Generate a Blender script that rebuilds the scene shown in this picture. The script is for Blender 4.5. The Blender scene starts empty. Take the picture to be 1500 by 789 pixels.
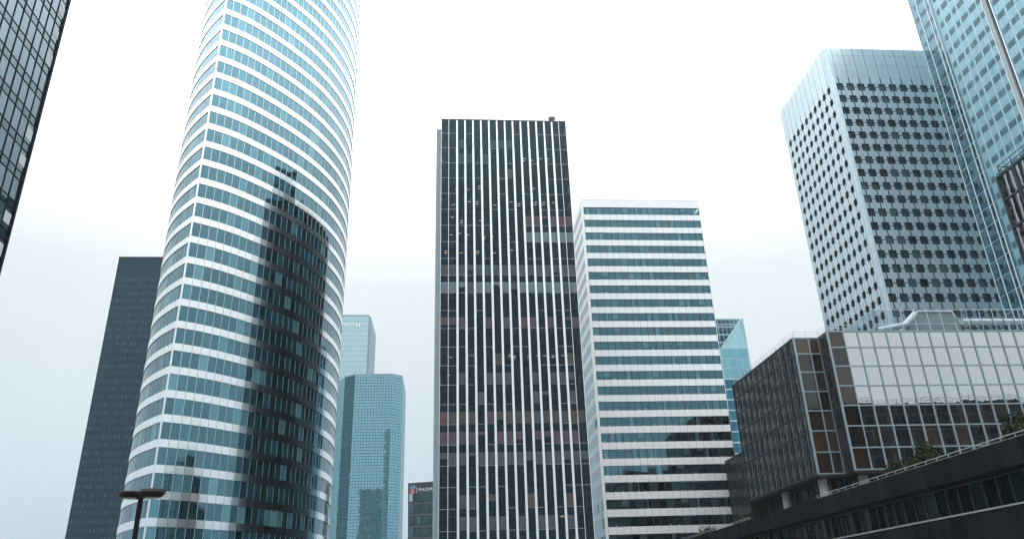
import bpy, math, random
from mathutils import Matrix, Vector
random.seed(7)
R = math.radians
sc = bpy.context.scene
col = sc.collection

# ------------------------------------------------------------------ camera
EYE = 1.7
cam_d = bpy.data.cameras.new('camera')
cam = bpy.data.objects.new('camera', cam_d); col.objects.link(cam)
cam_d.sensor_width = 36.0
cam_d.lens = 1129.6 / 1500 * 36.0
cam_d.clip_start = 0.1; cam_d.clip_end = 5000
_p, _r, _y = R(23.886), R(-1.9407), R(5.2)
_fw = Vector((math.sin(_y)*math.cos(_p), math.cos(_y)*math.cos(_p), math.sin(_p)))
_u0 = Vector((-math.sin(_y)*math.sin(_p), -math.cos(_y)*math.sin(_p), math.cos(_p)))
_r0 = Vector((math.cos(_y), -math.sin(_y), 0))
_rt = _r0*math.cos(_r) + _u0*math.sin(_r)
_up = -_r0*math.sin(_r) + _u0*math.cos(_r)
m3 = Matrix((_rt, _up, -_fw)).transposed()
cam.matrix_world = Matrix.Translation((0, 0, EYE)) @ m3.to_4x4()
sc.camera = cam

# ------------------------------------------------------------------ overcast sky
w = bpy.data.worlds.new('World'); sc.world = w; w.use_nodes = True
nt = w.node_tree; nt.nodes.clear()
out = nt.nodes.new('ShaderNodeOutputWorld'); bg = nt.nodes.new('ShaderNodeBackground')
SUN_EL, SUN_AZ = R(52), R(150)
sky = nt.nodes.new('ShaderNodeTexSky'); sky.sky_type = 'NISHITA'; sky.sun_disc = False
sky.sun_elevation = SUN_EL; sky.sun_rotation = SUN_AZ; sky.dust_density = 4; sky.air_density = 1.0
hsv = nt.nodes.new('ShaderNodeHueSaturation'); hsv.inputs['Saturation'].default_value = 0.35
nt.links.new(sky.outputs[0], hsv.inputs['Color'])
tc = nt.nodes.new('ShaderNodeTexCoord'); sx = nt.nodes.new('ShaderNodeSeparateXYZ')
nt.links.new(tc.outputs['Generated'], sx.inputs[0])
ramp = nt.nodes.new('ShaderNodeValToRGB')          # cloud layer: grey-blue near the horizon, bright overhead
cr = ramp.color_ramp; cr.interpolation = 'LINEAR'
SK = 0.22
for i, (pos, c) in enumerate([(0.0, (0.46, 0.56, 0.63)), (0.08, (0.57, 0.685, 0.76)), (0.24, (0.765, 0.86, 0.91)), (0.38, (0.90, 0.965, 1.0)), (0.50, (1.40, 1.47, 1.52)), (0.63, (3.1, 3.2, 3.25)), (1.0, (4.3, 4.4, 4.45))]):
    e = cr.elements[i] if i < 2 else cr.elements.new(pos)
    e.position = pos; e.color = (c[0]*SK, c[1]*SK, c[2]*SK, 1)
nt.links.new(sx.outputs['Z'], ramp.inputs[0])
nz = nt.nodes.new('ShaderNodeTexNoise'); nz.inputs['Scale'].default_value = 2.2; nz.inputs['Detail'].default_value = 3
nt.links.new(tc.outputs['Generated'], nz.inputs['Vector'])
mr = nt.nodes.new('ShaderNodeMapRange'); mr.inputs['From Min'].default_value = 0.3; mr.inputs['From Max'].default_value = 0.7
mr.inputs['To Min'].default_value = 8.8/SK; mr.inputs['To Max'].default_value = 9.8/SK
nt.links.new(nz.outputs[0], mr.inputs['Value'])
vm = nt.nodes.new('ShaderNodeVectorMath'); vm.operation = 'SCALE'
nt.links.new(ramp.outputs[0], vm.inputs[0]); nt.links.new(mr.outputs[0], vm.inputs['Scale'])
va = nt.nodes.new('ShaderNodeVectorMath'); va.operation = 'MULTIPLY_ADD'
va.inputs[1].default_value = (0.04, 0.04, 0.04)
nt.links.new(hsv.outputs[0], va.inputs[0]); nt.links.new(vm.outputs[0], va.inputs[2])
nt.links.new(va.outputs[0], bg.inputs['Color']); bg.inputs['Strength'].default_value = 0.1
nt.links.new(bg.outputs[0], out.inputs[0])

sun_d = bpy.data.lights.new('sun', 'SUN'); sun = bpy.data.objects.new('sun', sun_d); col.objects.link(sun)
sun_d.energy = 0.5; sun_d.angle = R(25); sun_d.color = (1.0, 0.97, 0.93)
_sd = Vector((math.sin(SUN_AZ)*math.cos(SUN_EL), math.cos(SUN_AZ)*math.cos(SUN_EL), math.sin(SUN_EL)))
sun.rotation_euler = _sd.to_track_quat('Z', 'Y').to_euler()

vs = sc.view_settings
vs.view_transform = 'Standard'; vs.look = 'None'; vs.exposure = 0.0; vs.gamma = 1.0; vs.use_curve_mapping = False
sc.render.engine = 'CYCLES'
cy = sc.cycles
cy.use_denoising = True
cy.max_bounces = 8; cy.glossy_bounces = 4; cy.diffuse_bounces = 3; cy.transparent_max_bounces = 16; cy.transmission_bounces = 4
cy.volume_bounces = 0
cy.sample_clamp_indirect = 6

# ------------------------------------------------------------------ materials
MATS = {}
def principled(name, base, rough=0.6, metal=0.0, ior=1.5, tint=None, noise=0.0, nscale=0.3, tone=None, bump=0.0, bscale=(0.4, 0.4, 0.1), streak=False):
    m = bpy.data.materials.new(name); m.use_nodes = True
    t = m.node_tree; b = t.nodes['Principled BSDF']
    b.inputs['Base Color'].default_value = (*base, 1); b.inputs['Roughness'].default_value = rough
    b.inputs['Metallic'].default_value = metal; b.inputs['IOR'].default_value = ior
    if tint: b.inputs['Specular Tint'].default_value = (*tint, 1)
    last = None
    if tone:                                       # per-pane blinds and curtains: face attribute "tone" picks the pane's own colour
        a = t.nodes.new('ShaderNodeAttribute'); a.attribute_name = 'tone'
        r = t.nodes.new('ShaderNodeValToRGB'); r.color_ramp.interpolation = 'CONSTANT'
        els = r.color_ramp.elements
        for i, (pos, c) in enumerate(tone):
            e = els[i] if i < 2 else els.new(pos)
            e.position = pos; e.color = (*c, 1)
        t.links.new(a.outputs['Fac'], r.inputs[0]); last = r.outputs[0]
        t.links.new(last, b.inputs['Base Color'])
    if noise:
        tc = t.nodes.new('ShaderNodeTexCoord'); mp = t.nodes.new('ShaderNodeMapping')
        if streak: mp.inputs['Scale'].default_value = (1, 1, 0.12)
        n = t.nodes.new('ShaderNodeTexNoise'); n.inputs['Scale'].default_value = nscale; n.inputs['Detail'].default_value = 6
        t.links.new(tc.outputs['Object'], mp.inputs[0]); t.links.new(mp.outputs[0], n.inputs['Vector'])
        r2 = t.nodes.new('ShaderNodeMapRange'); r2.inputs['From Min'].default_value = 0.3; r2.inputs['From Max'].default_value = 0.7
        r2.inputs['To Min'].default_value = 1 - noise; r2.inputs['To Max'].default_value = 1 + noise*0.6
        t.links.new(n.outputs[0], r2.inputs['Value'])
        sca = t.nodes.new('ShaderNodeVectorMath'); sca.operation = 'SCALE'
        if last: t.links.new(last, sca.inputs[0])
        else: sca.inputs[0].default_value = base
        t.links.new(r2.outputs[0], sca.inputs['Scale']); t.links.new(sca.outputs[0], b.inputs['Base Color'])
    if bump:
        tc = t.nodes.new('ShaderNodeTexCoord'); mp = t.nodes.new('ShaderNodeMapping'); mp.inputs['Scale'].default_value = bscale
        n = t.nodes.new('ShaderNodeTexNoise'); n.inputs['Scale'].default_value = 1.0; n.inputs['Detail'].default_value = 1.5
        bp = t.nodes.new('ShaderNodeBump'); bp.inputs['Strength'].default_value = 1.0; bp.inputs['Distance'].default_value = bump
        t.links.new(tc.outputs['Object'], mp.inputs[0]); t.links.new(mp.outputs[0], n.inputs['Vector'])
        t.links.new(n.outputs[0], bp.inputs['Height']); t.links.new(bp.outputs[0], b.inputs['Normal'])
    MATS[name] = m
    return m

def vision(name, tint, refl, ior, rough=0.01):
    """clear tinted glass: what lies behind shows through, the sky mirrors in it"""
    m = bpy.data.materials.new(name); m.use_nodes = True
    t = m.node_tree; t.nodes.clear()
    o = t.nodes.new('ShaderNodeOutputMaterial'); mx = t.nodes.new('ShaderNodeMixShader')
    tr = t.nodes.new('ShaderNodeBsdfTransparent'); tr.inputs[0].default_value = (*tint, 1)
    gl = t.nodes.new('ShaderNodeBsdfGlossy'); gl.inputs['Color'].default_value = (*refl, 1); gl.inputs['Roughness'].default_value = rough
    fr = t.nodes.new('ShaderNodeFresnel'); fr.inputs['IOR'].default_value = ior
    t.links.new(fr.outputs[0], mx.inputs[0]); t.links.new(tr.outputs[0], mx.inputs[1]); t.links.new(gl.outputs[0], mx.inputs[2])
    t.links.new(mx.outputs[0], o.inputs[0])
    MATS[name] = m
    return m

def emission(name, c, s):
    m = bpy.data.materials.new(name); m.use_nodes = True
    t = m.node_tree; t.nodes.clear()
    o = t.nodes.new('ShaderNodeOutputMaterial'); e = t.nodes.new('ShaderNodeEmission')
    e.inputs[0].default_value = (*c, 1); e.inputs[1].default_value = s
    t.links.new(e.outputs[0], o.inputs[0]); return m

# ------------------------------------------------------------------ mesh helpers
class MB:
    def __init__(s): s.v = []; s.f = []; s.t = []; s.mi = {}; s.cur = 0
    def mark(s, i):
        """faces added from here on take material slot i"""
        s.cur = i; s.mi[len(s.f)] = i
    def face(s, pts, tone=0.0):
        n = len(s.v); s.v += [tuple(p) for p in pts]; s.f.append(tuple(range(n, n+len(pts)))); s.t.append(tone)
    def box(s, x0, x1, y0, y1, z0, z1, tone=0.0):
        n = len(s.v)
        s.v += [(x0,y0,z0),(x1,y0,z0),(x1,y1,z0),(x0,y1,z0),(x0,y0,z1),(x1,y0,z1),(x1,y1,z1),(x0,y1,z1)]
        for q in ((0,3,2,1),(4,5,6,7),(0,1,5,4),(1,2,6,5),(2,3,7,6),(3,0,4,7)):
            s.f.append(tuple(n+i for i in q)); s.t.append(tone)
    def prism(s, poly, z0, z1, tone=0.0):
        k = len(poly); n = len(s.v)
        s.v += [(x, y, z0) for x, y in poly] + [(x, y, z1) for x, y in poly]
        s.f.append(tuple(n+i for i in reversed(range(k)))); s.f.append(tuple(n+k+i for i in range(k))); s.t += [tone, tone]
        for i in range(k):
            j = (i+1) % k; s.f.append((n+i, n+j, n+k+j, n+k+i)); s.t.append(tone)
    def cyl(s, cx, cy_, z0, z1, r0, r1=None, seg=16):
        r1 = r0 if r1 is None else r1
        n = len(s.v)
        for z, r in ((z0, r0), (z1, r1)):
            s.v += [(cx+r*math.cos(2*math.pi*i/seg), cy_+r*math.sin(2*math.pi*i/seg), z) for i in range(seg)]
        s.f.append(tuple(n+i for i in reversed(range(seg)))); s.f.append(tuple(n+seg+i for i in range(seg))); s.t += [0, 0]
        for i in range(seg):
            j = (i+1) % seg; s.f.append((n+i, n+j, n+seg+j, n+seg+i)); s.t.append(0)
    def lathe(s, cx, cy_, prof, seg=28):
        n = len(s.v)
        for r, z in prof:
            s.v += [(cx+r*math.cos(2*math.pi*i/seg), cy_+r*math.sin(2*math.pi*i/seg), z) for i in range(seg)]
        for k in range(len(prof)-1):
            for i in range(seg):
                j = (i+1) % seg
                s.f.append((n+k*seg+i, n+k*seg+j, n+(k+1)*seg+j, n+(k+1)*seg+i)); s.t.append(0)
    def tube(s, a, b, r, seg=6):
        a, b = Vector(a), Vector(b); d = (b-a).normalized()
        x = d.orthogonal().normalized(); y = d.cross(x); n = len(s.v)
        for p in (a, b):
            s.v += [tuple(p + x*r*math.cos(2*math.pi*i/seg) + y*r*math.sin(2*math.pi*i/seg)) for i in range(seg)]
        for i in range(seg):
            j = (i+1) % seg; s.f.append((n+i, n+j, n+seg+j, n+seg+i)); s.t.append(0)
        s.f.append(tuple(n+i for i in reversed(range(seg)))); s.f.append(tuple(n+seg+i for i in range(seg))); s.t += [0, 0]
    def build(s, name, mat, parent=None, smooth=False):
        me = bpy.data.meshes.new(name); me.from_pydata(s.v, [], s.f); 
        for m_ in (mat if isinstance(mat, (list, tuple)) else [mat]): me.materials.append(m_)
        if s.mi:
            cur = 0; ids = []
            for i in range(len(s.f)):
                cur = s.mi.get(i, cur); ids.append(cur)
            me.polygons.foreach_set('material_index', ids)
        if any(s.t):
            a = me.attributes.new('tone', 'FLOAT', 'FACE'); a.data.foreach_set('value', s.t)
        if smooth:
            me.polygons.foreach_set('use_smooth', [True]*len(me.polygons))
        me.update()
        o = bpy.data.objects.new(name, me); col.objects.link(o)
        if parent is not None:
            o.parent = parent
            o.matrix_parent_inverse = Matrix.Translation(parent.location).inverted() if parent.type == 'EMPTY' else Matrix()
        return o

class Face:
    """a vertical facade: u runs along it, z is height, d is out of the wall (towards the viewer)"""
    def __init__(s, x, y, ux, uy, nx, ny): s.o = (x, y); s.u = (ux, uy); s.n = (nx, ny)
    def p(s, u, z, d=0.0): return (s.o[0]+s.u[0]*u+s.n[0]*d, s.o[1]+s.u[1]*u+s.n[1]*d, z)
    def flip(s): return s.u[0]*s.n[1]-s.u[1]*s.n[0] > 0
    def quad(s, mb, u0, u1, z0, z1, d=0.0, tone=0.0, tilt=0.0):
        a = random.gauss(0, tilt)*(u1-u0)/2 if tilt else 0; b = random.gauss(0, tilt)*(z1-z0)/2 if tilt else 0
        q = [s.p(u0, z0, d-a-b), s.p(u1, z0, d+a-b), s.p(u1, z1, d+a+b), s.p(u0, z1, d-a+b)]
        mb.face(q[::-1] if s.flip() else q, tone)
    def box(s, mb, u0, u1, z0, z1, d0, d1, back=False):
        q = lambda a: mb.face(a[::-1] if s.flip() else a)
        q([s.p(u0,z0,d1), s.p(u1,z0,d1), s.p(u1,z1,d1), s.p(u0,z1,d1)])
        q([s.p(u0,z0,d0), s.p(u0,z0,d1), s.p(u0,z1,d1), s.p(u0,z1,d0)])
        q([s.p(u1,z0,d1), s.p(u1,z0,d0), s.p(u1,z1,d0), s.p(u1,z1,d1)])
        q([s.p(u0,z0,d0), s.p(u1,z0,d0), s.p(u1,z0,d1), s.p(u0,z0,d1)])
        q([s.p(u0,z1,d1), s.p(u1,z1,d1), s.p(u1,z1,d0), s.p(u0,z1,d0)])

def thing(name, label, cat, loc=(0,0,0), group=None):
    o = bpy.data.objects.new(name, None); col.objects.link(o); o.location = loc
    o.empty_display_size = 2
    o['label'] = label; o['category'] = cat
    if group: o['group'] = group
    return o
def tag(o, label, cat, group=None):
    o['label'] = label; o['category'] = cat
    if group: o['group'] = group
    return o
def kind(o, k): o['kind'] = k; return o
def one_quad(face, u0, u1, z0, z1, d, tone, tilt, name, mat, parent):
    mb = MB(); face.quad(mb, u0, u1, z0, z1, d, tone, tilt); return mb.build(name, mat, parent)
def panes(cells, name, mat, parent, tilt=0.003, limit=100):
    """cells: (rank, face, u0, u1, z0, z1, d, tone); the best-ranked `limit` become windows of their own, the rest one mass"""
    cells = sorted(cells, key=lambda c: -c[0]); rest = MB()
    for i, (_, f, u0, u1, z0, z1, d, tone) in enumerate(cells):
        if i < limit: one_quad(f, u0, u1, z0, z1, d, tone, tilt, name, mat, parent)
        else: f.quad(rest, u0, u1, z0, z1, d, tone, tilt)
    if rest.f: kind(rest.build(name + '_rest', mat, parent), 'stuff')
Z = lambda z: z + EYE          # heights below are measured from the eye
def inview(p):
    v = Vector(p) - Vector((0, 0, EYE)); f = v @ _fw
    if f < 1: return 0
    x, y = v @ _rt / f, v @ _up / f
    return 1.0/f if abs(x) < 0.67 and abs(y) < 0.355 else 0

# common materials
dark_void = principled('dark_interior', (0.012, 0.013, 0.014), 0.9, ior=1.1)
ceiling_m = principled('office_ceiling', (0.16, 0.17, 0.17), 0.9)
corewall_m = principled('core_wall', (0.06, 0.072, 0.076), 0.9, noise=0.4, nscale=0.25)
roof_m = principled('roof_gravel', (0.28, 0.28, 0.27), 0.95, noise=0.3, nscale=1.2)

# ------------------------------------------------------------------ ground
g = MB(); g.face([(-900,-700,0),(900,-700,0),(900,1100,0),(-900,1100,0)])
kind(g.build('ground', principled('plaza_paving', (0.2, 0.2, 0.195), 0.85, noise=0.25, nscale=0.15)), 'structure')

# ------------------------------------------------------------------ curved tower of white bands and blue glass
def curved_tower():
    t = thing('curved_tower', 'tall curved tower of white bands and blue ribbon windows, dark reflection on its lower face', 'tower', (-38, 150, 0))
    def arc(tab, n, ds=1.35):
        p = Vector((-41.15, 114.3)); pts = [p.copy()]
        for i in range(n):
            s = (i+0.5)*ds
            for (s0, h0), (s1, h1) in zip(tab, tab[1:]):
                if s <= s1: h = h0+(h1-h0)*(s-s0)/(s1-s0); break
            else: h = tab[-1][1]
            p = p + ds*Vector((math.cos(R(h)), math.sin(R(h)))); pts.append(p.copy())
        return pts
    right = arc([(0,29),(2.5,34),(5,42),(7.8,47.5),(13,52),(18.4,57.5),(23.8,65),(28.6,71),(42,90),(60,109)], 40)
    left = arc([(0,134),(4,131),(8,124),(15,112),(30,100),(50,85),(80,62)], 46)
    white = principled('brushed_white_metal', (0.88, 0.90, 0.91), 0.16, metal=1.0, noise=0.05, nscale=0.5)
    glass = principled('blue_coated_glass', (0.02, 0.06, 0.08), 0.02, ior=2.8, tint=(0.40, 0.79, 0.95),
        tone=[(0.0, (0.004, 0.016, 0.022)), (0.42, (0.008, 0.034, 0.046)), (0.72, (0.014, 0.055, 0.07)), (0.90, (0.05, 0.14, 0.16)), (0.97, (0.09, 0.20, 0.22))])
    mull = principled('pale_mullion_paint', (0.72, 0.76, 0.78), 0.3, metal=0.85)
    joint = principled('dark_joint', (0.08, 0.09, 0.1), 0.8)
    closing = [left[-1], right[-1]]
    poly = right + list(reversed(left))[:-1]
    core = MB(); core.prism([(p.x, p.y) for p in poly], 0, 148.5)
    # pull the core 0.5 m inwards so the skin stands proud of it
    c = Vector((-38, 152))
    core.v = [((Vector((x,y))-(Vector((x,y))-c).normalized()*0.6).x, (Vector((x,y))-(Vector((x,y))-c).normalized()*0.6).y, z) for x, y, z in core.v]
    core.build('core', dark_void, t)
    Z0, H = 13.35, 3.6
    def seg(mb, a, b, z0, z1, d, tone=0, tilt=0.0, gap=0.0):
        e = (b-a); L = e.length; e /= L; n = Vector((e.y, -e.x))
        if n.dot((a+b)/2 - c) < 0: n = -n
        a2, b2 = a+e*gap+n*d, b-e*gap+n*d
        ta = random.gauss(0, tilt)*L/2 if tilt else 0; tb = random.gauss(0, tilt)*(z1-z0)/2 if tilt else 0
        q = [(*(a2+n*(-ta-tb)), z0), (*(b2+n*(ta-tb)), z0), (*(b2+n*(ta+tb)), z1), (*(a2+n*(-ta+tb)), z1)]
        if e.x*n.y-e.y*n.x > 0: q = q[::-1]
        mb.face(q, tone)
    runs = [right, left]
    for i in range(-4, 38):
        zt = Z(Z0 + H*i)
        sp, wi = MB(), MB()
        for run in runs:
            for k, (a, b) in enumerate(zip(run, run[1:])):
                seg(sp, a, b, zt-1.13, zt+0.02, 0.10, gap=0.022, tilt=0.0012)
                sp.mark(1); seg(sp, a, b, zt-1.12, zt+0.01, 0.05); sp.mark(0)
                tone = random.random()*0.92 if random.random() < .88 else 0.905+random.random()*0.09
                seg(wi, a, b, zt+0.02, zt+H-1.13, 0.0, tone=tone, tilt=0.0024)
                # mullion: a slim fin on the joint line
                e_ = (b-a).normalized(); n = Vector((e_.y, -e_.x)); n = n if n.dot(a-c) > 0 else -n; s_ = Vector((-n.y, n.x))*0.026
                o1 = a + n*0.01; o2 = a + n*(0.045 if run is right else 0.03)
                wi.mark(1)
                for q0, q1 in ((o2-s_, o2+s_), (o1-s_, o2-s_), (o2+s_, o1+s_)):
                    q = [(*q0, zt+0.03), (*q1, zt+0.03), (*q1, zt+H-1.14), (*q0, zt+H-1.14)]
                    wi.face(q)
                wi.mark(0)
        sp.build('spandrel_band', [white, joint], t)
        wi.build('window_band', [glass, mull], t)
    # corner post where the two curves meet, and slim white edge at the far prow
    a = right[0]; po = MB(); po.prism([(a.x-0.10, a.y-0.12), (a.x+0.14, a.y-0.02), (a.x+0.06, a.y+0.2), (a.x-0.16, a.y+0.06)], 0, 148); po.build('corner_post', mull, t)
    sk = MB()
    seg(sk, left[-1], right[-1], 0, 148, 0.02); sk.build('rear_wall', glass, t)
    r_ = MB(); r_.face([(p.x, p.y, 148.6) for p in poly]); r_.build('roof', roof_m, t)
curved_tower()

# ------------------------------------------------------------------ dark tower with pale vertical fins
def fin_tower():
    D = 130.0; x0, x1 = -1.40, 23.80; top = Z(90.9); depth = 48.0
    t = thing('finned_tower', 'dark glass tower with thirteen pale vertical fins and pink and grey blinds', 'tower', (11.2, 148, 0))
    glass = vision('smoked_glass', (0.78, 0.80, 0.82), (0.55, 0.84, 1.0), 1.46)
    span = principled('black_spandrel_glass', (0.004, 0.006, 0.008), 0.03, ior=1.44, tint=(0.55, 0.86, 1.0), noise=0.3, nscale=0.4)
    finm = principled('pale_aluminium', (0.70, 0.76, 0.80), 0.35, metal=0.5, noise=0.06, nscale=0.4)
    thin = principled('thin_frame_metal', (0.30, 0.33, 0.35), 0.4, metal=0.4)
    side = principled('grey_blue_side_cladding', (0.30, 0.37, 0.41), 0.45, noise=0.1, nscale=0.5)
    cols_ = [principled('blind_grey', (0.6, 0.6, 0.61), 0.9), principled('blind_pink', (0.38, 0.19, 0.22), 0.9), principled('blind_brown', (0.32, 0.21, 0.15), 0.9),
             principled('blind_dark_grey', (0.26, 0.27, 0.275), 0.9), principled('blind_teal', (0.13, 0.19, 0.21), 0.9), principled('blind_rust', (0.42, 0.2, 0.19), 0.9)]
    lampm = emission('office_lamp', (1.0, 0.84, 0.62), 0.9)
    F = Face(x0, D, 1, 0, 0, -1); Wd = x1-x0
    us = [0.0, 1.5] + [1.5+1.594*(k+1) + (0.04 if k < 0 else 0) for k in range(13)] + [23.7, Wd]
    us = [0.0, 1.5] + [3.14+1.594*k for k in range(13)] + [23.70, Wd]
    plan = {0:(4,.25), 1:(4,.2), 2:(3,.2), 5:(5,'R'), 6:(0,'R'), 8:(3,.9), 9:(0,1), 11:(1,.85), 13:(2,.25), 14:(3,.6), 15:(3,.3), 16:(2,.9), 17:(1,.9), 18:(3,.95), 20:(2,.35), 21:(3,.5), 23:(2,.2)}
    P, Hv = 3.43, 2.2
    # interior
    inn = MB()
    inn.box(x0+0.4, x1-0.4, D+6.0, D+6.2, 0, top-0.5)
    inn.build('core_wall', dark_void, t)
    sides = Face(x0, D, 0, 1, -1, 0), Face(x1, D, 0, 1, 1, 0)
    for k in range(-1, 27):
        zb = Z(84.02 - P*k)
        if zb < 0.2: break
        gl, spm = MB(), MB()
        for j in range(len(us)-1):
            F.quad(gl, us[j]+0.03, us[j+1]-0.03, zb+0.04, zb+Hv, 0, tilt=0.0015)
            F.quad(spm, us[j]+0.03, us[j+1]-0.03, zb+Hv+0.02, min(zb+P, top-0.3), -0.02, tilt=0.0015)
            if j in (0, 1, 14, 13) or random.random() < .35: gl.mark(1); F.box(gl, us[j]+0.04, us[j+1]-0.04, zb-0.035, zb+0.03, -0.02, 0.035); gl.mark(0)
        for s in sides:
            for j in range(20): s.quad(gl if False else spm, j*depth/20+0.03, (j+1)*depth/20-0.03, zb, zb+P-0.05, 0.0, tilt=0.002)
        wb = gl.build('window_band', [glass, thin], t); spm.build('spandrel_band', span, t)
        ce = MB(); ce.box(x0+0.3, x1-0.3, D+0.15, D+5.9, zb+Hv+0.05, zb+P-0.02); ce.build('ceiling', principled('dim_ceiling_%d' % k, (0.05, 0.052, 0.055), 0.9) if k == -1 else MATS['dim_ceiling_-1'], t)
        if k in plan:
            ci, pr = plan[k]
            for j in range(len(us)-1):
                if (pr == 'R' and j < 10) or (pr != 'R' and random.random() > pr): continue
                c_ = ci if random.random() < .75 else random.choice([ci, 3, 5 if ci in (1, 2) else 3])
                drop = Hv if random.random() < .8 else random.choice([0.6, 1.1, 1.5])
                bl = MB(); F.quad(bl, us[j]+0.04, us[j+1]-0.04, zb+0.06+Hv-drop, zb+Hv-0.02, -0.14, tilt=0.002); bl.build('blind', cols_[c_], wb)
    # ceiling lamps that are switched on
    for (px, k) in [(3.0,3),(5.2,3),(7.5,3),(2.4,4),(5.5,4),(7.0,4),(10.5,4),(13.6,4),(15.2,4),(18.4,4),(2.2,5),(4.0,5),(7.6,5),(2.0,6),(3.6,6),(5.2,6),(8.3,6),(9.9,6),(13.1,6),(1.0,7),(3.9,7),(7.0,7),(10.2,7),(13.4,7),
                    (2.3,8),(5.4,9),(10.9,9),(18.2,3),(20.0,4),(21.9,4),(16.6,1),(18.2,1),(19.9,1),(21.3,1),(9.4,11),(2.0,13),(9.9,13),(10.8,13),(12.5,13),(13.2,13),(16.0,13),(17.4,13),(18.7,13),(20.3,13),(22,13),(9.4,14),(11.9,14),(1.6,14),(13.3,13),(21.0,15),(22.6,22),(20.5,21)]:
        zc = Z(84.02 - P*k) + Hv + 0.05; yb = D + random.choice([0.9, 1.5, 2.2])
        for dy in ((0, 0.9) if random.random() < .35 else (0,)):
            lb = MB(); lb.box(x0+px-0.28, x0+px+0.28, yb+dy, yb+dy+0.11, zc-0.06, zc-0.004); lb.build('ceiling_light', lampm, t)
    for k in range(13):
        u = 3.14 + 1.594*k
        f = MB(); F.box(f, u-0.19, u+0.19, 0, Z(83.9), 0.0, 0.30); F.box(f, u-0.155, u+0.155, Z(83.9), top-0.45, 0.0, 0.26); f.build('fin', finm, t)
    for u in (1.5, 23.70, 0.03, Wd-0.03):
        f = MB(); F.box(f, u-0.045, u+0.045, 0, top-0.1, 0.0, 0.10); f.build('edge_mullion', finm, t)
    cap = MB(); cap.box(x0-0.05, x1+0.05, D-0.06, D+depth, top-0.28, top); cap.build('parapet', principled('black_parapet', (0.02, 0.022, 0.025), 0.5), t)
    body = MB(); body.box(x0+0.05, x1-0.05, D+6.3, D+depth-0.05, 0, top-0.3); body.build('body', span, t)
    sw = MB(); sw.box(x0-0.95, x0-0.02, D+1.2, D+3.4, 0, Z(89.2)); sw.build('side_wing', side, t)
    sv = MB(); sv.box(x0-0.55, x0-0.02, D+0.7, D+1.18, 0, Z(86.8)); sv.build('side_pilaster', side, t)
    pr = MB(); pr.box(x0-0.92, x0-0.80, D+1.25, D+1.37, Z(89.2), Z(90.6)); pr.build('lightning_post', thin, t)
    # roof plant well back from the edge, with its mast
    rp = MB(); rp.box(x0+3, x1-4, D+16, D+34, top, top+2.2); rp.build('plant_room', side, t)
    rm = MB(); rm.box(x0+1.0, x0+7, D+8.5, D+15, top, top+4.2); rm.box(x0+1.6, x0+4.6, D+9.5, D+12.5, top+4.2, top+5.6); rm.build('lift_motor_room', span, t)
    ms = MB(); ms.box(x0+2.2, x0+3.8, D+10.6, D+11.4, top+5.6, top+7.1); ms.build('mast', thin, t)
    dk = MB(); dk.lathe(x0+22.55, D+0.9, [(0.0, top+1.0), (0.75, top+1.05), (0.8, top+1.35), (0.7, top+1.5), (0.0, top+1.52)], 20); dk.build('roof_dish', finm, t)  # small pale dish on the roof, gives no light
    ds = MB(); ds.cyl(x0+22.55, D+0.9, top, top+1.0, 0.09); ds.build('dish_stem', thin, t)
    return t
ft = fin_tower()
k_ = 121.0/130.0                       # the whole tower brought to its true distance
ft.scale = (k_, k_, k_); ft.location = (11.2*k_, 148*k_, EYE*(1-k_))

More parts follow.
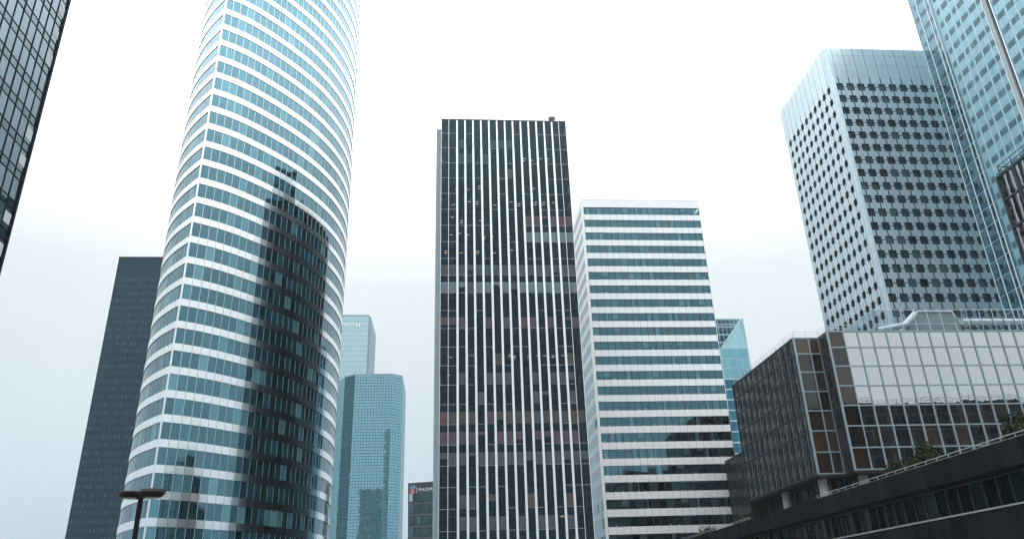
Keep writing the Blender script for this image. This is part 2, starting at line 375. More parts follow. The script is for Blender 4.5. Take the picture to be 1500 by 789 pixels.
# ------------------------------------------------------------------ white banded office block
def band_block():
    D = 167.0; x0, x1 = 33.0, 62.95; top = Z(93.35); depth = 26
    t = thing('white_office_block', 'white office block of even horizontal window bands beside the dark finned tower', 'office block', (48, 180, 0))
    glass = vision('teal_window_glass', (0.84, 0.94, 0.96), (0.40, 0.84, 1.0), 2.5)
    white = principled('white_panel', (0.80, 0.82, 0.83), 0.32, ior=1.8, noise=0.05, nscale=0.6)
    joint = principled('panel_joint', (0.22, 0.23, 0.24), 0.8)
    dark = principled('dark_window_frame', (0.03, 0.05, 0.055), 0.5)
    curt = principled('pale_curtain', (0.85, 0.9, 0.9), 0.9)
    blinds = [principled('teal_grey_blind', (0.22, 0.27, 0.27), 0.9), principled('slate_blind', (0.11, 0.14, 0.14), 0.9), principled('light_blind', (0.42, 0.48, 0.48), 0.9)]
    sideg = principled('teal_side_glass', (0.01, 0.03, 0.04), 0.03, ior=2.3, tint=(0.7, 0.92, 1.0), tone=[(0.0, (0.008, 0.03, 0.04)), (0.6, (0.02, 0.06, 0.07)), (0.9, (0.08, 0.13, 0.14))])
    sidem = principled('side_band_metal', (0.6, 0.66, 0.7), 0.25, metal=0.8)
    F = Face(x0, D, 1, 0, 0, -1); L = Face(x0, D, 0, 1, -1, 0); Rr = Face(x1, D, 0, 1, 1, 0)
    us = [0.0, 0.55] + [0.55 + 1.622*(k+1) for k in range(18)]; us[-1] = x1-x0-0.2
    co = MB(); co.box(x0+0.5, x1-0.5, D+4.5, D+depth-0.3, 0, top-0.5); co.build('core_wall', corewall_m, t)
    P = 3.51
    for k in range(0, 27):
        zt = Z(91.2 - P*k); zb = zt-1.97
        if zb < 0.5: break
        gl, wb, cu, jn = MB(), MB(), MB(), MB()
        for j in range(1, len(us)-1):
            F.quad(gl, us[j]+0.03, us[j+1]-0.03, zb, zt, -0.08, tilt=0.003)
            F.quad(wb, us[j]+0.025, us[j+1]-0.025, zb-1.52, zb-0.01, 0.05, tilt=0.002)
        F.quad(wb, us[0], us[1]-0.012, zb-1.52, zb-0.01, 0.05)
        F.quad(wb, x1-x0-0.2, x1-x0, zb-1.52, zb-0.01, 0.05)
        F.box(jn, 0.01, x1-x0-0.01, zb-1.515, zb-0.02, -0.3, 0.035)
        F.box(jn, 0, x1-x0, zt-0.002, zt+0.018, -0.12, 0.05)
        for f in (L, Rr):
            for j in range(16):
                f.quad(gl if False else wb, j*depth/16+0.02, (j+1)*depth/16-0.02, zb-1.52, zb-0.01, 0.0) if False else None
        w_ = gl.build('window_band', glass, t); s_ = wb.build('spandrel_band', white, t); jn.build('joint_backing', joint, s_)
        fr = MB()
        for j in range(1, len(us)): F.box(fr, us[j]-0.055, us[j]+0.055, zb, zt, -0.12, 0.0)
        F.box(fr, us[1], us[-1], zt-0.07, zt, -0.12, 0.02)
        fr.build('window_frame', dark, w_)
        ce = MB(); ce.box(x0+0.3, x1-0.3, D+0.1, D+4.4, zt+0.05, zt+0.5); ce.build('ceiling', ceiling_m, t)
        for j in range(1, len(us)-1):                 # curtains, blinds, things left on the sills
            r = random.random()
            if r < .14:
                a = us[j] + random.uniform(0.05, 0.7); F.box(cu, a, min(a+random.uniform(.35, .9), us[j+1]-.05), zb+0.02, zt-0.08, -0.30, -0.22)
            elif r < .44:
                bl = MB(); F.quad(bl, us[j]+.06, us[j+1]-.06, zb+.03, zt-.08, -0.2); bl.build('blind', random.choice(blinds), w_)
            elif r < .50: F.box(cu, us[j]+.05, us[j+1]-.05, zt-random.uniform(.5, 1.6), zt-.06, -0.4, -0.36)
            elif r < .62: a = us[j]+random.uniform(.1, .8); F.box(cu, a, a+random.uniform(.2, .6), zb+0.02, zb+random.uniform(.25, .6), -0.7, -0.4)
        if cu.f: cu.build('curtain', curt, w_)
        # the left side is a curtain wall: alternating glass and metal bands
        for f_ in (L, Rr):
          gs, ms = MB(), MB()
          for j in range(9):
            f_.quad(gs, j*depth/9+0.04, (j+1)*depth/9-0.04, zb, zt, 0.0, tone=random.random(), tilt=0.003)
            f_.quad(ms, j*depth/9+0.02, (j+1)*depth/9-0.02, zb-1.52, zb-0.03, 0.02, tilt=0.003)
          gs.build('side_window_band', sideg, t); ms.build('side_spandrel_band', sidem, t)
    bk = MB(); bk.box(x0+0.1, x1-0.1, D+4.6, D+depth-0.02, 0.2, top-0.4); bk.build('body', joint, t)
    tp = MB(); F.box(tp, 0, x1-x0, Z(91.24), top, -0.5, 0.06); tp.build('parapet', white, t)
    tl = MB(); L.box(tl, 0.5, depth, Z(91.24), top, -0.5, 0.03); tl.build('side_parapet', white, t)
    ln = MB(); F.box(ln, 0, x1-x0, top, top+0.08, -0.4, 0.09); ln.build('coping', sidem, t)
    ed = MB(); F.box(ed, -0.1, 0.5, 0, Z(91.2), -0.05, 0.07); ed.build('corner_trim', white, t)
    ed = MB(); F.box(ed, x1-x0-0.12, x1-x0+0.06, 0, Z(91.2), -0.2, 0.065); ed.build('corner_trim', sidem, t)
    rf = MB(); rf.box(x0+3.5, x1-7, D+2.2, D+18, top-0.3, top+1.3); rf.build('roof_plant', principled('grey_plant_screen', (0.2, 0.27, 0.29), 0.6), t)
    rl = MB(); rl.tube((x0+1, D+0.5, top+0.75), (x1-1, D+0.5, top+0.75), 0.03)
    for q in range(15): rl.tube((x0+1+q*2, D+0.5, top-.3), (x0+1+q*2, D+0.5, top+0.75), 0.03)
    rl.build('roof_railing', sidem, t)
    rs = MB(); rs.box(x0+0.4, x1-0.4, D+0.4, D+depth-0.4, top-0.5, top-0.3); rs.build('roof', roof_m, t)
band_block()

# ------------------------------------------------------------------ grey tower of cross-shaped windows
def cross_tower():
    D = 177.0; X = 112.2; top = Z(151.9); p, q = 3.25, 4.16
    t = thing('cross_window_tower', 'pale grey steel tower covered in rows of dark cross-shaped windows', 'tower', (128, 195, 0))
    clad = principled('pale_steel_cladding', (0.46, 0.57, 0.62), 0.30, metal=0.5, noise=0.06, nscale=0.35)
    reveal = principled('dark_window_reveal', (0.035, 0.042, 0.046), 0.6, ior=1.25)
    back = principled('dark_recess', (0.02, 0.024, 0.026), 0.8, ior=1.15)
    glass = principled('recessed_window_glass', (0.01, 0.02, 0.025), 0.03, ior=1.55, tint=(0.8, 0.95, 1.0), tone=[(0.0, (0.006, 0.012, 0.014)), (0.55, (0.02, 0.04, 0.05)), (0.8, (0.05, 0.09, 0.1))])
    F = Face(X, D, 1, 0, 0, -1); L = Face(X, D, 0, 1, -1, 0)
    ww, wh, sl, dep = 2.02/2, 2.4/2, 0.15, 0.5
    zr = [Z(137.6 - q*k) for k in range(33)]
    cells = []
    for f, off, n, lw in ((F, 2.35, 11, 1.0), (L, 2.2, 10, 0.4)):
        pp = p if f is F else 3.1
        ww, wh, sl = (1.12, 1.2, 0.16) if f is F else (0.80, 1.02, 0.12)
        tile = MB(); bk = MB(); ln = MB()
        for c in range(n+1):                              # cross tiles stand between four windows
            for r in range(-1, 33):
                cu = off + pp*(c-0.5); cz = Z(137.6 - q*(r+0.5)) if r >= 0 else None
                hx = pp/2 - sl
                nx = ww - sl; 
                if r == -1:
                    z1, z0 = Z(141.1), Z(137.6) + sl
                    pts = [(-hx, z1), (-hx, z0+wh-sl+0.12), (-hx+nx-0.14, z0+wh-sl+0.12), (-hx+nx, z0+wh-sl-0.1), (-hx+nx, z0), (hx-nx, z0), (hx-nx, z0+wh-sl-0.1), (hx-nx+0.14, z0+wh-sl+0.12), (hx, z0+wh-sl+0.12), (hx, z1)]
                    pts = pts[::-1]; pts = [(a+cu, b) for a, b in pts]
                else:
                    hz = q/2 - sl*0.8; nz_ = wh - sl*0.8; b_ = 0.16
                    quad = [(hx-nx, hz), (hx-nx, hz-nz_+b_), (hx-nx+b_, hz-nz_), (hx, hz-nz_)]
                    pts = []
                    pts += [(-hx+nx, hz)] + [(hx-nx, hz), (hx-nx, hz-nz_+b_), (hx-nx+b_, hz-nz_), (hx, hz-nz_)]
                    pts += [(hx, -hz+nz_), (hx-nx+b_, -hz+nz_), (hx-nx, -hz+nz_-b_), (hx-nx, -hz)]
                    pts += [(-hx+nx, -hz), (-hx+nx, -hz+nz_-b_), (-hx+nx-b_, -hz+nz_), (-hx, -hz+nz_)]
                    pts += [(-hx, hz-nz_), (-hx+nx-b_, hz-nz_), (-hx+nx, hz-nz_+b_)]
                    pts = [(a+cu, b+cz) for a, b in pts]
                lo = 1.35 if f is F else 1.2; hi = off + pp*(n-1) + pp/2 + 0.9
                pts = [(min(max(a, lo), hi), b) for a, b in pts]
                cl = [pts[0]]
                for a in pts[1:]:
                    if abs(a[0]-cl[-1][0])+abs(a[1]-cl[-1][1]) > 1e-4: cl.append(a)
                front = [f.p(a, b, 0) for a, b in cl]
                rev = f.flip()
                tile.face(front if not rev else front)
                tile.mark(1)
                for i in range(len(cl)):
                    a, b = cl[i], cl[(i+1) % len(cl)]
                    tile.face([f.p(*a, 0), f.p(*a, -dep), f.p(*b, -dep), f.p(*b, 0)])
                tile.mark(0)
                if cz: f.box(ln, cu-0.025, cu+0.025, cz-q/2+0.3, cz+q/2-0.3, 0.0, 0.012)
        wl = off + pp*(n-1) + pp/2 + 1.0
        f.quad(bk, 0.6, wl, 0, Z(141.1), -dep-0.03)
        tile.build('cladding' if f is F else 'side_cladding', [clad, reveal], t); bk.build('recess_backing', back, t)
        ln.build('panel_joint', MATS['panel_joint'], t)
        for c in range(n):
            for zc in zr:
                u = off + pp*c
                cells.append((inview(f.p(u, zc))*(3 if f is F else 1), f, u-ww-0.1, u+ww+0.1, zc-wh-0.1, zc+wh+0.1, -dep, 0.01+random.random()*0.98))
    panes(cells, 'window', glass, t, tilt=0.004)
    # plain attic band with vertical joints
    wf, wl = 2.35+p*10+p/2+1, 2.2+3.1*9+3.1/2+1
    att, jo = MB(), MB()
    for f, off, n, wd, pp in ((F, 2.35, 11, wf, p), (L, 2.2, 10, wl, 3.1)):
        xs = [1.2] + [off+pp*c for c in range(n)] + [wd-0.05]
        for a, b in zip(xs, xs[1:]):
            mid = (a+b)/2
            for a2, b2 in ((a, mid), (mid, b)):
                for z0, z1 in ((141.12, 145.72), (145.76, 149.2), (149.24, 151.9)): f.quad(att, a2+0.015, b2-0.015, Z(z0), Z(z1), 0.0, tilt=0.0015)
            f.box(jo, b-0.05, b+0.05, Z(138.8), top-0.1, -0.1, 0.02)
        f.quad(jo, 1.0, wd, Z(141.1), top-0.1, -0.05)
    att.build('attic_panels', clad, t); jo.build('attic_joints', back, t)
    # rounded corner
    cn = MB(); cpts = [(X+1.4-1.4*math.cos(R(a)), D+1.4-1.4*math.sin(R(a))) for a in range(0, 91, 10)]
    zs = [Z(151.9)-4.16*k for k in range(40)]
    for z1, z0 in zip(zs, zs[1:]):
        if z0 < 0: break
        for a, b in zip(cpts, cpts[1:]): cn.face([(*a, z0+0.025), (*b, z0+0.025), (*b, z1), (*a, z1)])
    cn.build('rounded_corner', clad, t)
    bd = MB(); bd.box(X+1.3, X+wf-0.6, D+1.35, D+wl-0.6, 0, top-0.6); bd.build('body', back, t)
    fr = MB(); fr.prism([(X+0.3, D+1.4), (X+1.4, D+0.3), (X+wf, D+0.3), (X+wf, D+wl), (X+0.3, D+wl)], top-0.9, top-0.15); fr.build('roof', roof_m, t)
    ea = MB(); ea.box(X+wf-0.5, X+wf, D+0.6, D+wl, 0, top-0.95); ea.build('east_wall', clad, t)
    no = MB(); no.box(X+0.62, X+wf, D+wl-0.02, D+wl+0.3, 0, top-0.95); no.build('rear_wall', clad, t)
cross_tower()

# ------------------------------------------------------------------ blue glass tower, upper right
def blue_tower():
    X = 132.2; Y1 = 162.5; top = 174.0
    t = thing('blue_glass_tower', 'tall light blue glass tower with broken rows of small dark windows, rising out of frame', 'tower', (150, 130, 0))
    panel = principled('light_blue_glass_panel', (0.16, 0.36, 0.44), 0.04, ior=2.7, tint=(0.6, 0.88, 1.0), tone=[(0.0, (0.065, 0.19, 0.25)), (0.35, (0.08, 0.215, 0.275)), (0.7, (0.095, 0.24, 0.30))])
    win = principled('deep_blue_window', (0.015, 0.06, 0.10), 0.02, ior=1.6, tint=(0.5, 0.8, 0.95), tone=[(0.0, (0.012, 0.06, 0.10)), (0.5, (0.02, 0.085, 0.13)), (0.85, (0.05, 0.14, 0.18))])
    stripg = principled('dark_edge_glass', (0.012, 0.04, 0.055), 0.02, ior=2.9, tint=(0.46, 0.80, 0.95))
    mull = principled('white_blue_mullion', (0.75, 0.83, 0.87), 0.35, metal=0.3)
    grey = principled('stone_grey_pilaster', (0.36, 0.40, 0.41), 0.6, noise=0.1, nscale=0.4)
    F = Face(X, Y1, 0, -1, -1, 0)                # u runs towards the viewer from the far edge
    P = 4.37; zc0 = 122.85
    zs = [zc0 + P*k for k in range(-28, 11)]
    ubreak = [9.0]                                # panels start after the glazed edge strip
    pat = [(1.35, 0.62), (4.2, 1.22), (6.6, 0.55), (9.4, 0.62), (12.05, 1.22), (14.6, 0.62), (17.2, 1.22), (20.4, 1.22), (22.7, 0.62)]
    pat2 = [(27.7, 1.22), (31.0, 1.22), (33.4, 0.62), (36.2, 1.22)]
    pn, cells, th = MB(), [], MB()
    edges = [8.45, 10.65, 13.35, 15.85, 18.9, 21.75, 23.55, 26.0, 29.4, 32.3, 34.8, 37.8]
    for zc in zs:
        for (a, b) in zip(edges, edges[1:]):
            if 23.5 < a < 25.9: continue
            for a2, b2 in ((a, (a+b)/2), ((a+b)/2, b)):
                F.quad(pn, a2+0.02, b2-0.02, Z(zc+0.85), Z(zc+P-0.85-0.03), 0.0, tone=0.01+random.random()*.98, tilt=0.0022)
                F.quad(pn, a2+0.02, b2-0.02, Z(zc-0.85), Z(zc+0.83), -0.01, tone=0.01+random.random()*.98, tilt=0.0022)
        for u, hw in pat + pat2:
            if hw > 1: parts_ = [(u-hw, u-0.05), (u+0.05, u+hw)]
            else: parts_ = [(u-hw, u+hw)]
            for a, b in parts_: cells.append((inview(F.p(u, Z(zc)))*1, F, a, b, Z(zc-0.8), Z(zc+0.78), 0.02, 0.01+random.random()*.98))
        # glazed edge strip, with a window row showing behind it
        for a, b in zip([0.1, 2.64, 5.87, 7.3], [2.64, 5.87, 7.3, 8.45]):
            m_ = (a+b)/2
            for a2, b2 in ((a, m_), (m_, b)): F.quad(th, a2+.02, b2-.02, Z(zc-0.85), Z(zc+P-0.87), -0.02, tilt=0.002)
    pn.build('glass_panels', panel, t); th.build('edge_glazing', stripg, t)
    panes(cells, 'window', win, t, tilt=0.003)
    for zc in zs:
        hl = MB(); F.box(hl, 0.1, 8.45, Z(zc-0.90), Z(zc-0.83), -0.02, 0.05); hl.build('floor_line', mull, t)
    vm_ = MB()
    for e in edges[1:]:
        if not 23.5 < e < 26.1: F.box(vm_, e-0.04, e+0.04, 0, top, 0.0, 0.05)
    vm_.build('panel_mullions', mull, t)
    for u, wd in ((0.06, .16), (2.64, .18), (5.87, .2), (7.3, .2), (23.62, .16), (26.0, .3)):
        e = MB(); F.box(e, u-wd/2, u+wd/2, 0, top, -0.05, 0.16); e.build('edge_mullion', mull, t)
    pi = MB(); F.box(pi, 23.72, 24.85, 0, top, -0.5, 0.06); pi.build('pilaster', grey, t)
    rc = MB(); F.quad(rc, 24.7, 25.9, 0, top, -0.8); rc.build('recess', stripg, t)
    bd = MB(); bd.box(X+0.9, X+38, Y1-37.7, Y1-0.3, 0, top-0.4); bd.build('body', MATS['dark_recess'], t)
    ss = MB(); ss.box(X+0.06, X+38, Y1-38.0, Y1-37.72, 0, top); ss.build('near_end_wall', panel, t)
    ns = MB(); ns.box(X+0.06, X+38, Y1-0.29, Y1-0.02, 0, top); ns.build('end_wall', panel, t)
    rf = MB(); rf.box(X+0.1, X+38, Y1-37.7, Y1-0.1, top-0.3, top); rf.build('roof', roof_m, t)
blue_tower()

# ------------------------------------------------------------------ brown mirrored glass block with a court
def brown_block():
    t = thing('brown_glass_block', 'low bronze mirror-glass block on stilts with pale steel grid frames and a stepped corner', 'office block', (85, 120, 0))
    glass = principled('bronze_mirror_glass', (0.010, 0.008, 0.007), 0.012, ior=8.0, tint=(0.97, 0.97, 0.96), bump=0.010, bscale=(0.9, 0.9, 0.35), tone=[(0.0, (0.006, 0.005, 0.005)), (0.7, (0.022, 0.015, 0.012)), (0.92, (0.06, 0.035, 0.025))])
    dglass = principled('dark_bronze_glass', (0.010, 0.008, 0.007), 0.015, ior=1.52, tint=(0.95, 0.93, 0.9), bump=0.22, bscale=(1.5, 1.5, 0.26), tone=[(0.0, (0.006, 0.005, 0.005)), (0.7, (0.010, 0.008, 0.006)), (0.92, (0.028, 0.02, 0.016))])
    retg = principled('tan_bronze_painted_reflection', (0.05, 0.03, 0.02), 0.02, ior=1.7, tint=(0.95, 0.9, 0.85), bump=0.02, bscale=(1.2, 1.2, 0.2), tone=[(0.0, (0.008, 0.006, 0.005)), (0.45, (0.022, 0.013, 0.009)), (0.8, (0.04, 0.024, 0.017))])  # tan brown glass; on the corner panes its dark colour stands in for a reflection
    frame = principled('blue_grey_steel_frame', (0.22, 0.29, 0.335), 0.45, metal=0.15)
    dframe = principled('dark_steel_frame', (0.05, 0.058, 0.063), 0.5, metal=0.1, ior=1.25)
    conc = principled('stilt_concrete', (0.42, 0.43, 0.44), 0.8, noise=0.25, nscale=0.8)
    soff = principled('dark_soffit', (0.03, 0.028, 0.026), 0.85, ior=1.2)
    railm = principled('rail_steel', (0.5, 0.55, 0.58), 0.4, metal=0.4)
    zr = [Z(v) for v in (18.86, 22.3, 25.8, 29.15, 32.45, 35.82, 39.1, 41.98)]
    top = Z(42.0)
    cells = []
    fac = {}
    def grid(f, us, zs, fm, gm, bw, bd, cl, name='frame', rowbar=None):
        mb = MB(); rb = rowbar or bw
        for u in us: f.box(mb, u-bw/2, u+bw/2, zs[0]-0.1, zs[-1]+0.06, -0.02, bd)
        for z in zs: f.box(mb, us[0]-bw/2, us[-1]+bw/2, z-rb/2, z+rb/2, -0.02, bd-0.03)
        mb.build(name, fm, t)
        for a, b in zip(us, us[1:]):
            for z0, z1 in zip(zs, zs[1:]):
                cl.append((inview(f.p((a+b)/2, (z0+z1)/2)), f, a+bw/2-.01, b-bw/2+.01, z0+rb/2-.01, z1-rb/2+.01, 0.0, random.random()*0.99+.005))
    F = Face(64.45, 120.0, 1, 0, 0, -1)
    fu = [0.0, 2.78] + [2.78+2.575*(k+1) for k in range(17)]
    grid(F, fu, zr, frame, glass, 0.20, 0.16, cells)
    J = Face(64.45, 120.0, 0, 1, -1, 0)           # the return of the step
    c3 = []
    cj = []; grid(J, [0.0, 1.2, 2.4, 3.5], zr, dframe, glass, 0.14, 0.10, cj)
    S = Face(60.0, 123.5, 1, 0, 0, -1)
    grid(S, [0.0, 2.6, 4.43], zr, frame, glass, 0.20, 0.16, c3)
    panes([c for c in cells if c[2] > 1.0], 'window', glass, t, tilt=0.0025, limit=100)
    panes([c for c in cells if c[2] < 1.0] + c3, 'corner_window', retg, t, tilt=0.004)  # first column and step strip: dark reflection painted as browner glass
    panes(cj, 'return_window', retg, t, tilt=0.003)
    L = Face(60.0, 123.5, 0, 1, -1, 0)
    c2 = []
    lu = [2.6*k for k in range(13)]
    grid(L, lu, zr, dframe, dglass, 0.16, 0.12, c2, rowbar=0.34)
    half = MB()
    for a, b in zip(lu, lu[1:]): L.box(half, (a+b)/2-0.04, (a+b)/2+0.04, zr[0], zr[-1], -0.02, 0.06)
    half.build('half_mullion', frame, t)
    panes(c2, 'side_window', dglass, t, tilt=0.004, limit=84)
    # corner posts
    for x, y in ((64.45, 120.0), (60.0, 123.5)):
        po = MB(); po.box(x-0.18, x+0.14, y-0.18, y+0.14, zr[0]-0.15, top+0.03); po.build('corner_post', frame, t)
    # bodies
    yb = 123.5 + 31.2
    b1 = MB(); b1.prism([(60.12, 123.62), (64.57, 123.62), (64.57, 120.12), (112, 120.12), (112, yb), (60.12, yb)], zr[0]-0.05, top-0.25); b1.build('body', soff, t)
    so = MB(); so.prism([(60.0, 123.5), (64.45, 123.5), (64.45, 120.0), (112, 120.0), (112, yb), (60.0, yb)], zr[0]-0.55, zr[0]-0.12); so.build('soffit', soff, t)
    rf = MB(); rf.prism([(59.95, 123.42), (64.4, 123.42), (64.4, 119.92), (112, 119.92), (112, yb), (59.95, yb)], top-0.2, top+0.10); rf.build('roof_edge', frame, t)
    # ground-floor glazing set back, stilts
    lw = Face(63.2, 126.5, 0, 1, -1, 0); l2 = Face(63.2, 126.5, 1, 0, 0, -1)
    lg, lf = MB(), MB()
    for k in range(22):
        lw.quad(lg, k*1.3+.03, (k+1)*1.3-.03, 0.2, zr[0]-0.56, 0.0, tone=random.random(), tilt=0.012); lw.box(lf, k*1.3-.06, k*1.3+.06, 0.2, zr[0]-0.56, -.02, .10)
    for k in range(35):
        l2.quad(lg, k*1.3+.03, (k+1)*1.3-.03, 0.2, zr[0]-0.56, 0.0, tone=random.random(), tilt=0.01); l2.box(lf, k*1.3-.05, k*1.3+.05, 0.2, zr[0]-0.56, -.02, .08)
    lg.build('undercroft_glazing', dglass, t); lf.build('undercroft_frame', dframe, t)
    bb = MB(); bb.box(63.4, 108, 126.7, yb-0.3, 0, zr[0]-0.56); bb.build('undercroft_body', soff, t)
    for y in (125.9, 141.0, 156.2):
        c = MB(); c.cyl(61.6, y, 0, zr[0]-0.55, 0.75, seg=20); c.build('stilt', conc, t, smooth=False)
    for x in (67.0, 78, 89, 100):
        c = MB(); c.cyl(x, 122.9, 0, zr[0]-0.55, 0.75, seg=20); c.build('stilt', conc, t)
    # lower rear extension
    E_ = Face(60.0, yb+0.3, 0, 1, -1, 0); ec = []
    ez = [Z(v) for v in (2, 5.4, 8.8, 12.1, 15.4, 18.8, 22.1, 25.3, 28.3)]
    grid(E_, [1.3*k for k in range(9)], ez, dframe, dglass, 0.12, 0.1, ec)
    mb = MB()
    for c in ec: c[1].quad(mb, *c[2:6], c[6], c[7], 0.01)
    mb.build('extension_glazing', dglass, t)
    eb = MB(); eb.box(60.12, 100, yb+0.3, yb+10.8, 0, Z(28.4)); eb.build('extension', soff, t)
    # near wing across the court, same height
    wglass = principled('wing_mirror_glass', (0.008, 0.008, 0.008), 0.012, ior=5.0, bump=0.0022, bscale=(0.6, 0.6, 0.5))
    cglass = principled('court_glass', (0.005, 0.004, 0.004), 0.05, ior=1.22, bump=0.02, bscale=(0.9, 0.9, 0.3))
    N = Face(60.3, 69.2, 0, -1, -1, 0); nc = []
    grid(N, [2.6*k for k in range(20)], zr, dframe, glass, 0.20, 0.16, nc)
    B = Face(60.3, 69.2, 1, 0, 0, 1); bc = []
    grid(B, [2.6*k for k in range(50)], zr, dframe, dglass, 0.2, 0.16, bc)
    panes(nc, 'wing_window', wglass, t, tilt=0.002, limit=60)
    mb = MB()
    for c in bc: c[1].quad(mb, *c[2:6], c[6], c[7], 0.01)
    mb.build('court_glazing', cglass, t)
    wb = MB(); wb.box(60.42, 190, 18, 69.08, 0, top-0.2); wb.build('wing', soff, t)
    we = MB(); we.box(60.2, 190, 17.9, 69.3, top-0.18, top+0.14); we.build('wing_roof_edge', dframe, t)
    # roof railings
    def rail(pts, h=1.15, name='roof_railing', mat=railm, r=0.035, step=2.0, mids=(0.55,)):
        mb = MB()
        for a, b in zip(pts, pts[1:]):
            a, b = Vector(a), Vector(b); n = max(1, int((b-a).length/step))
            for dz in (h,)+tuple(m*h for m in mids): mb.tube(a+Vector((0,0,dz)), b+Vector((0,0,dz)), r)
            for i in range(n+1):
                p = a.lerp(b, i/n); mb.tube(p, p+Vector((0,0,h)), r)
        return mb.build(name, mat, t)
    rail([(60.3, yb-0.5, top+0.1), (60.3, 123.8, top+0.1), (64.75, 123.8, top+0.1), (64.75, 120.5, top+0.1), (69, 120.5, top+0.1)])
    rail([(60.5, 20, top+0.1), (60.5, 68.9, top+0.1), (188, 68.9, top+0.1)], name='wing_railing', mat=dframe, r=0.05)
    # glass screen, ducts and plant on the roof
    sg = vision('roof_screen_glass', (0.72, 0.80, 0.84), (0.8, 0.95, 1.0), 1.35)
    sf = MB(); zt = Z(47.45); zb = top+0.12
    sc_ = MB(); S2 = Face(76.0, 124.0, 1, 0, 0, -1); S3 = Face(76.0, 124.0, 0, 1, -1, 0)
    for k in range(14): S2.quad(sc_, k*2.5+.03, (k+1)*2.5-.03, zb, zt, 0, tilt=.002); S2.box(sf, k*2.5-.04, k*2.5+.04, zb, zt, -.04, .04)
    for k in range(10): S3.quad(sc_, k*2.5+.03, (k+1)*2.5-.03, zb, zt, 0, tilt=.002); S3.box(sf, k*2.5-.04, k*2.5+.04, zb, zt, -.04, .04)
    S2.box(sf, 0, 35, zt-0.05, zt+.07, -.05, .05); S3.box(sf, 0, 25, zt-0.05, zt+.07, -.05, .05); S2.box(sf, 0, 35, zb+0.9, zb+1.0, -.045, .045); S2.box(sf, 0, 35, zb+2.6, zb+2.66, -.045, .045)
    so_ = sc_.build('roof_screen', sg, t); sf.build('screen_frame', railm, so_)
    pale = principled('white_duct_metal', (0.46, 0.48, 0.49), 0.5, metal=0.1); gv = principled('grey_housing', (0.19, 0.20, 0.215), 0.6, noise=0.15, nscale=0.5)
    h = MB(); prof = [(83.6, 42.3), (83.6, 45.2), (86.0, 48.0), (92.6, 48.0), (93.7, 45.5), (93.7, 42.3)]
    yA, yB = 126.5, 130.5
    h.face([(x, yA, Z(z)) for x, z in prof]); h.face([(x, yB, Z(z)) for x, z in reversed(prof)])
    for (a, b) in zip(prof, prof[1:]): h.face([(a[0], yA, Z(a[1])), (a[0], yB, Z(a[1])), (b[0], yB, Z(b[1])), (b[0], yA, Z(b[1]))])
    ho = h.build('plant_housing', gv, t)
    r_ = MB(); 
    for a, b in zip(prof[1:], prof[2:-1]): r_.tube((a[0], yA-0.05, Z(a[1])), (b[0], yA-0.05, Z(b[1])), 0.18, 8)
    r_.build('housing_rim', pale, ho)
    d1 = MB(); d1.tube((94.2, 126.6, Z(46.0)), (112, 126.6, Z(46.0)), 0.62, 14); d1.build('duct', pale, t, smooth=False)
    for k in range(8): rb = MB(); rb.tube((95.5+2.1*k, 126.6, Z(46.0)), (95.62+2.1*k, 126.6, Z(46.0)), 0.68, 14); rb.build('duct_collar', dframe, t)
    d2 = MB(); d2.tube((77.6, 126.6, Z(44.4)), (83.2, 126.6, Z(45.5)), 0.55, 12); d2.tube((83.2, 126.6, Z(45.5)), (85.6, 126.6, Z(47.6)), 0.6, 12); d2.build('bent_duct', pale, t)
    pl = MB(); pl.box(77.5, 111, 126, 140, top, Z(43.6)); pl.build('plant_base', gv, t)
brown_block()

# ------------------------------------------------------------------ black gridded tower, far left
def grid_tower():
    X = -48.0; Y1 = 79.6
    t = thing('gridded_black_tower', 'black gridded glass tower with thin frames and pale blinds along its visible corner', 'tower', (-62, 65, 0))
    glass = principled('steel_blue_glass', (0.02, 0.045, 0.06), 0.02, ior=2.3, tint=(0.62, 0.86, 1.0), tone=[(0.0, (0.012, 0.03, 0.04)), (0.5, (0.02, 0.05, 0.065)), (0.8, (0.04, 0.085, 0.10))])
    span = principled('deep_teal_spandrel_glass', (0.006, 0.025, 0.035), 0.02, ior=2.0, tint=(0.55, 0.85, 1.0))
    fr = principled('black_frame', (0.006, 0.007, 0.009), 0.5, ior=1.2)
    cur = principled('pale_roller_blind', (0.45, 0.48, 0.5), 0.9)
    F = Face(X, Y1, 0, -1, 1, 0)
    P = 3.63; H = 112.0
    zf = [Z(71.3 + 1.02 + P*k) for k in range(-20, 11)]     # floor line = top of spandrel
    us = [0.0] + [0.25+1.47*k for k in range(0, 24)]
    cells, fm = [], MB()
    for k, z in enumerate(zf):
        sp = MB()
        for j, (a, b) in enumerate(zip(us[1:], us[2:])):
            cells.append((inview(F.p(a, z+1)), F, a+.04, b-.04, z+.04, z+P-1.02-.04, 0.0, random.random()))
            F.quad(sp, a+.04, b-.04, z-1.02+.04, z-.04, 0.0, tilt=0.003)
        sp.build('spandrel_glazing', span, t)
        for zz in (z, z-1.02): F.box(fm, 0, us[-1], zz-0.05, zz+0.05, -0.02, 0.06)
    panes(cells, 'window', glass, t, tilt=0.0045)
    for u in us[1:]: F.box(fm, u-0.05, u+0.05, 0, H, -0.02, 0.08)
    F.box(fm, -0.12, 0.2, 0, H, -0.05, 0.2)
    fm.build('frame_grid', fr, t)
    for k in (8, 9, 10, 11, 13, 14, 17, 18, 19, 20):
        bl = MB(); F.quad(bl, 0.36, 1.66, zf[k]+0.2+random.random()*.6, zf[k]+2.0, 0.03); bl.build('blind', cur, t)
    bd = MB(); bd.box(X-34, X-0.08, Y1-36, Y1-0.02, 0, H); bd.build('body', fr, t)
grid_tower()

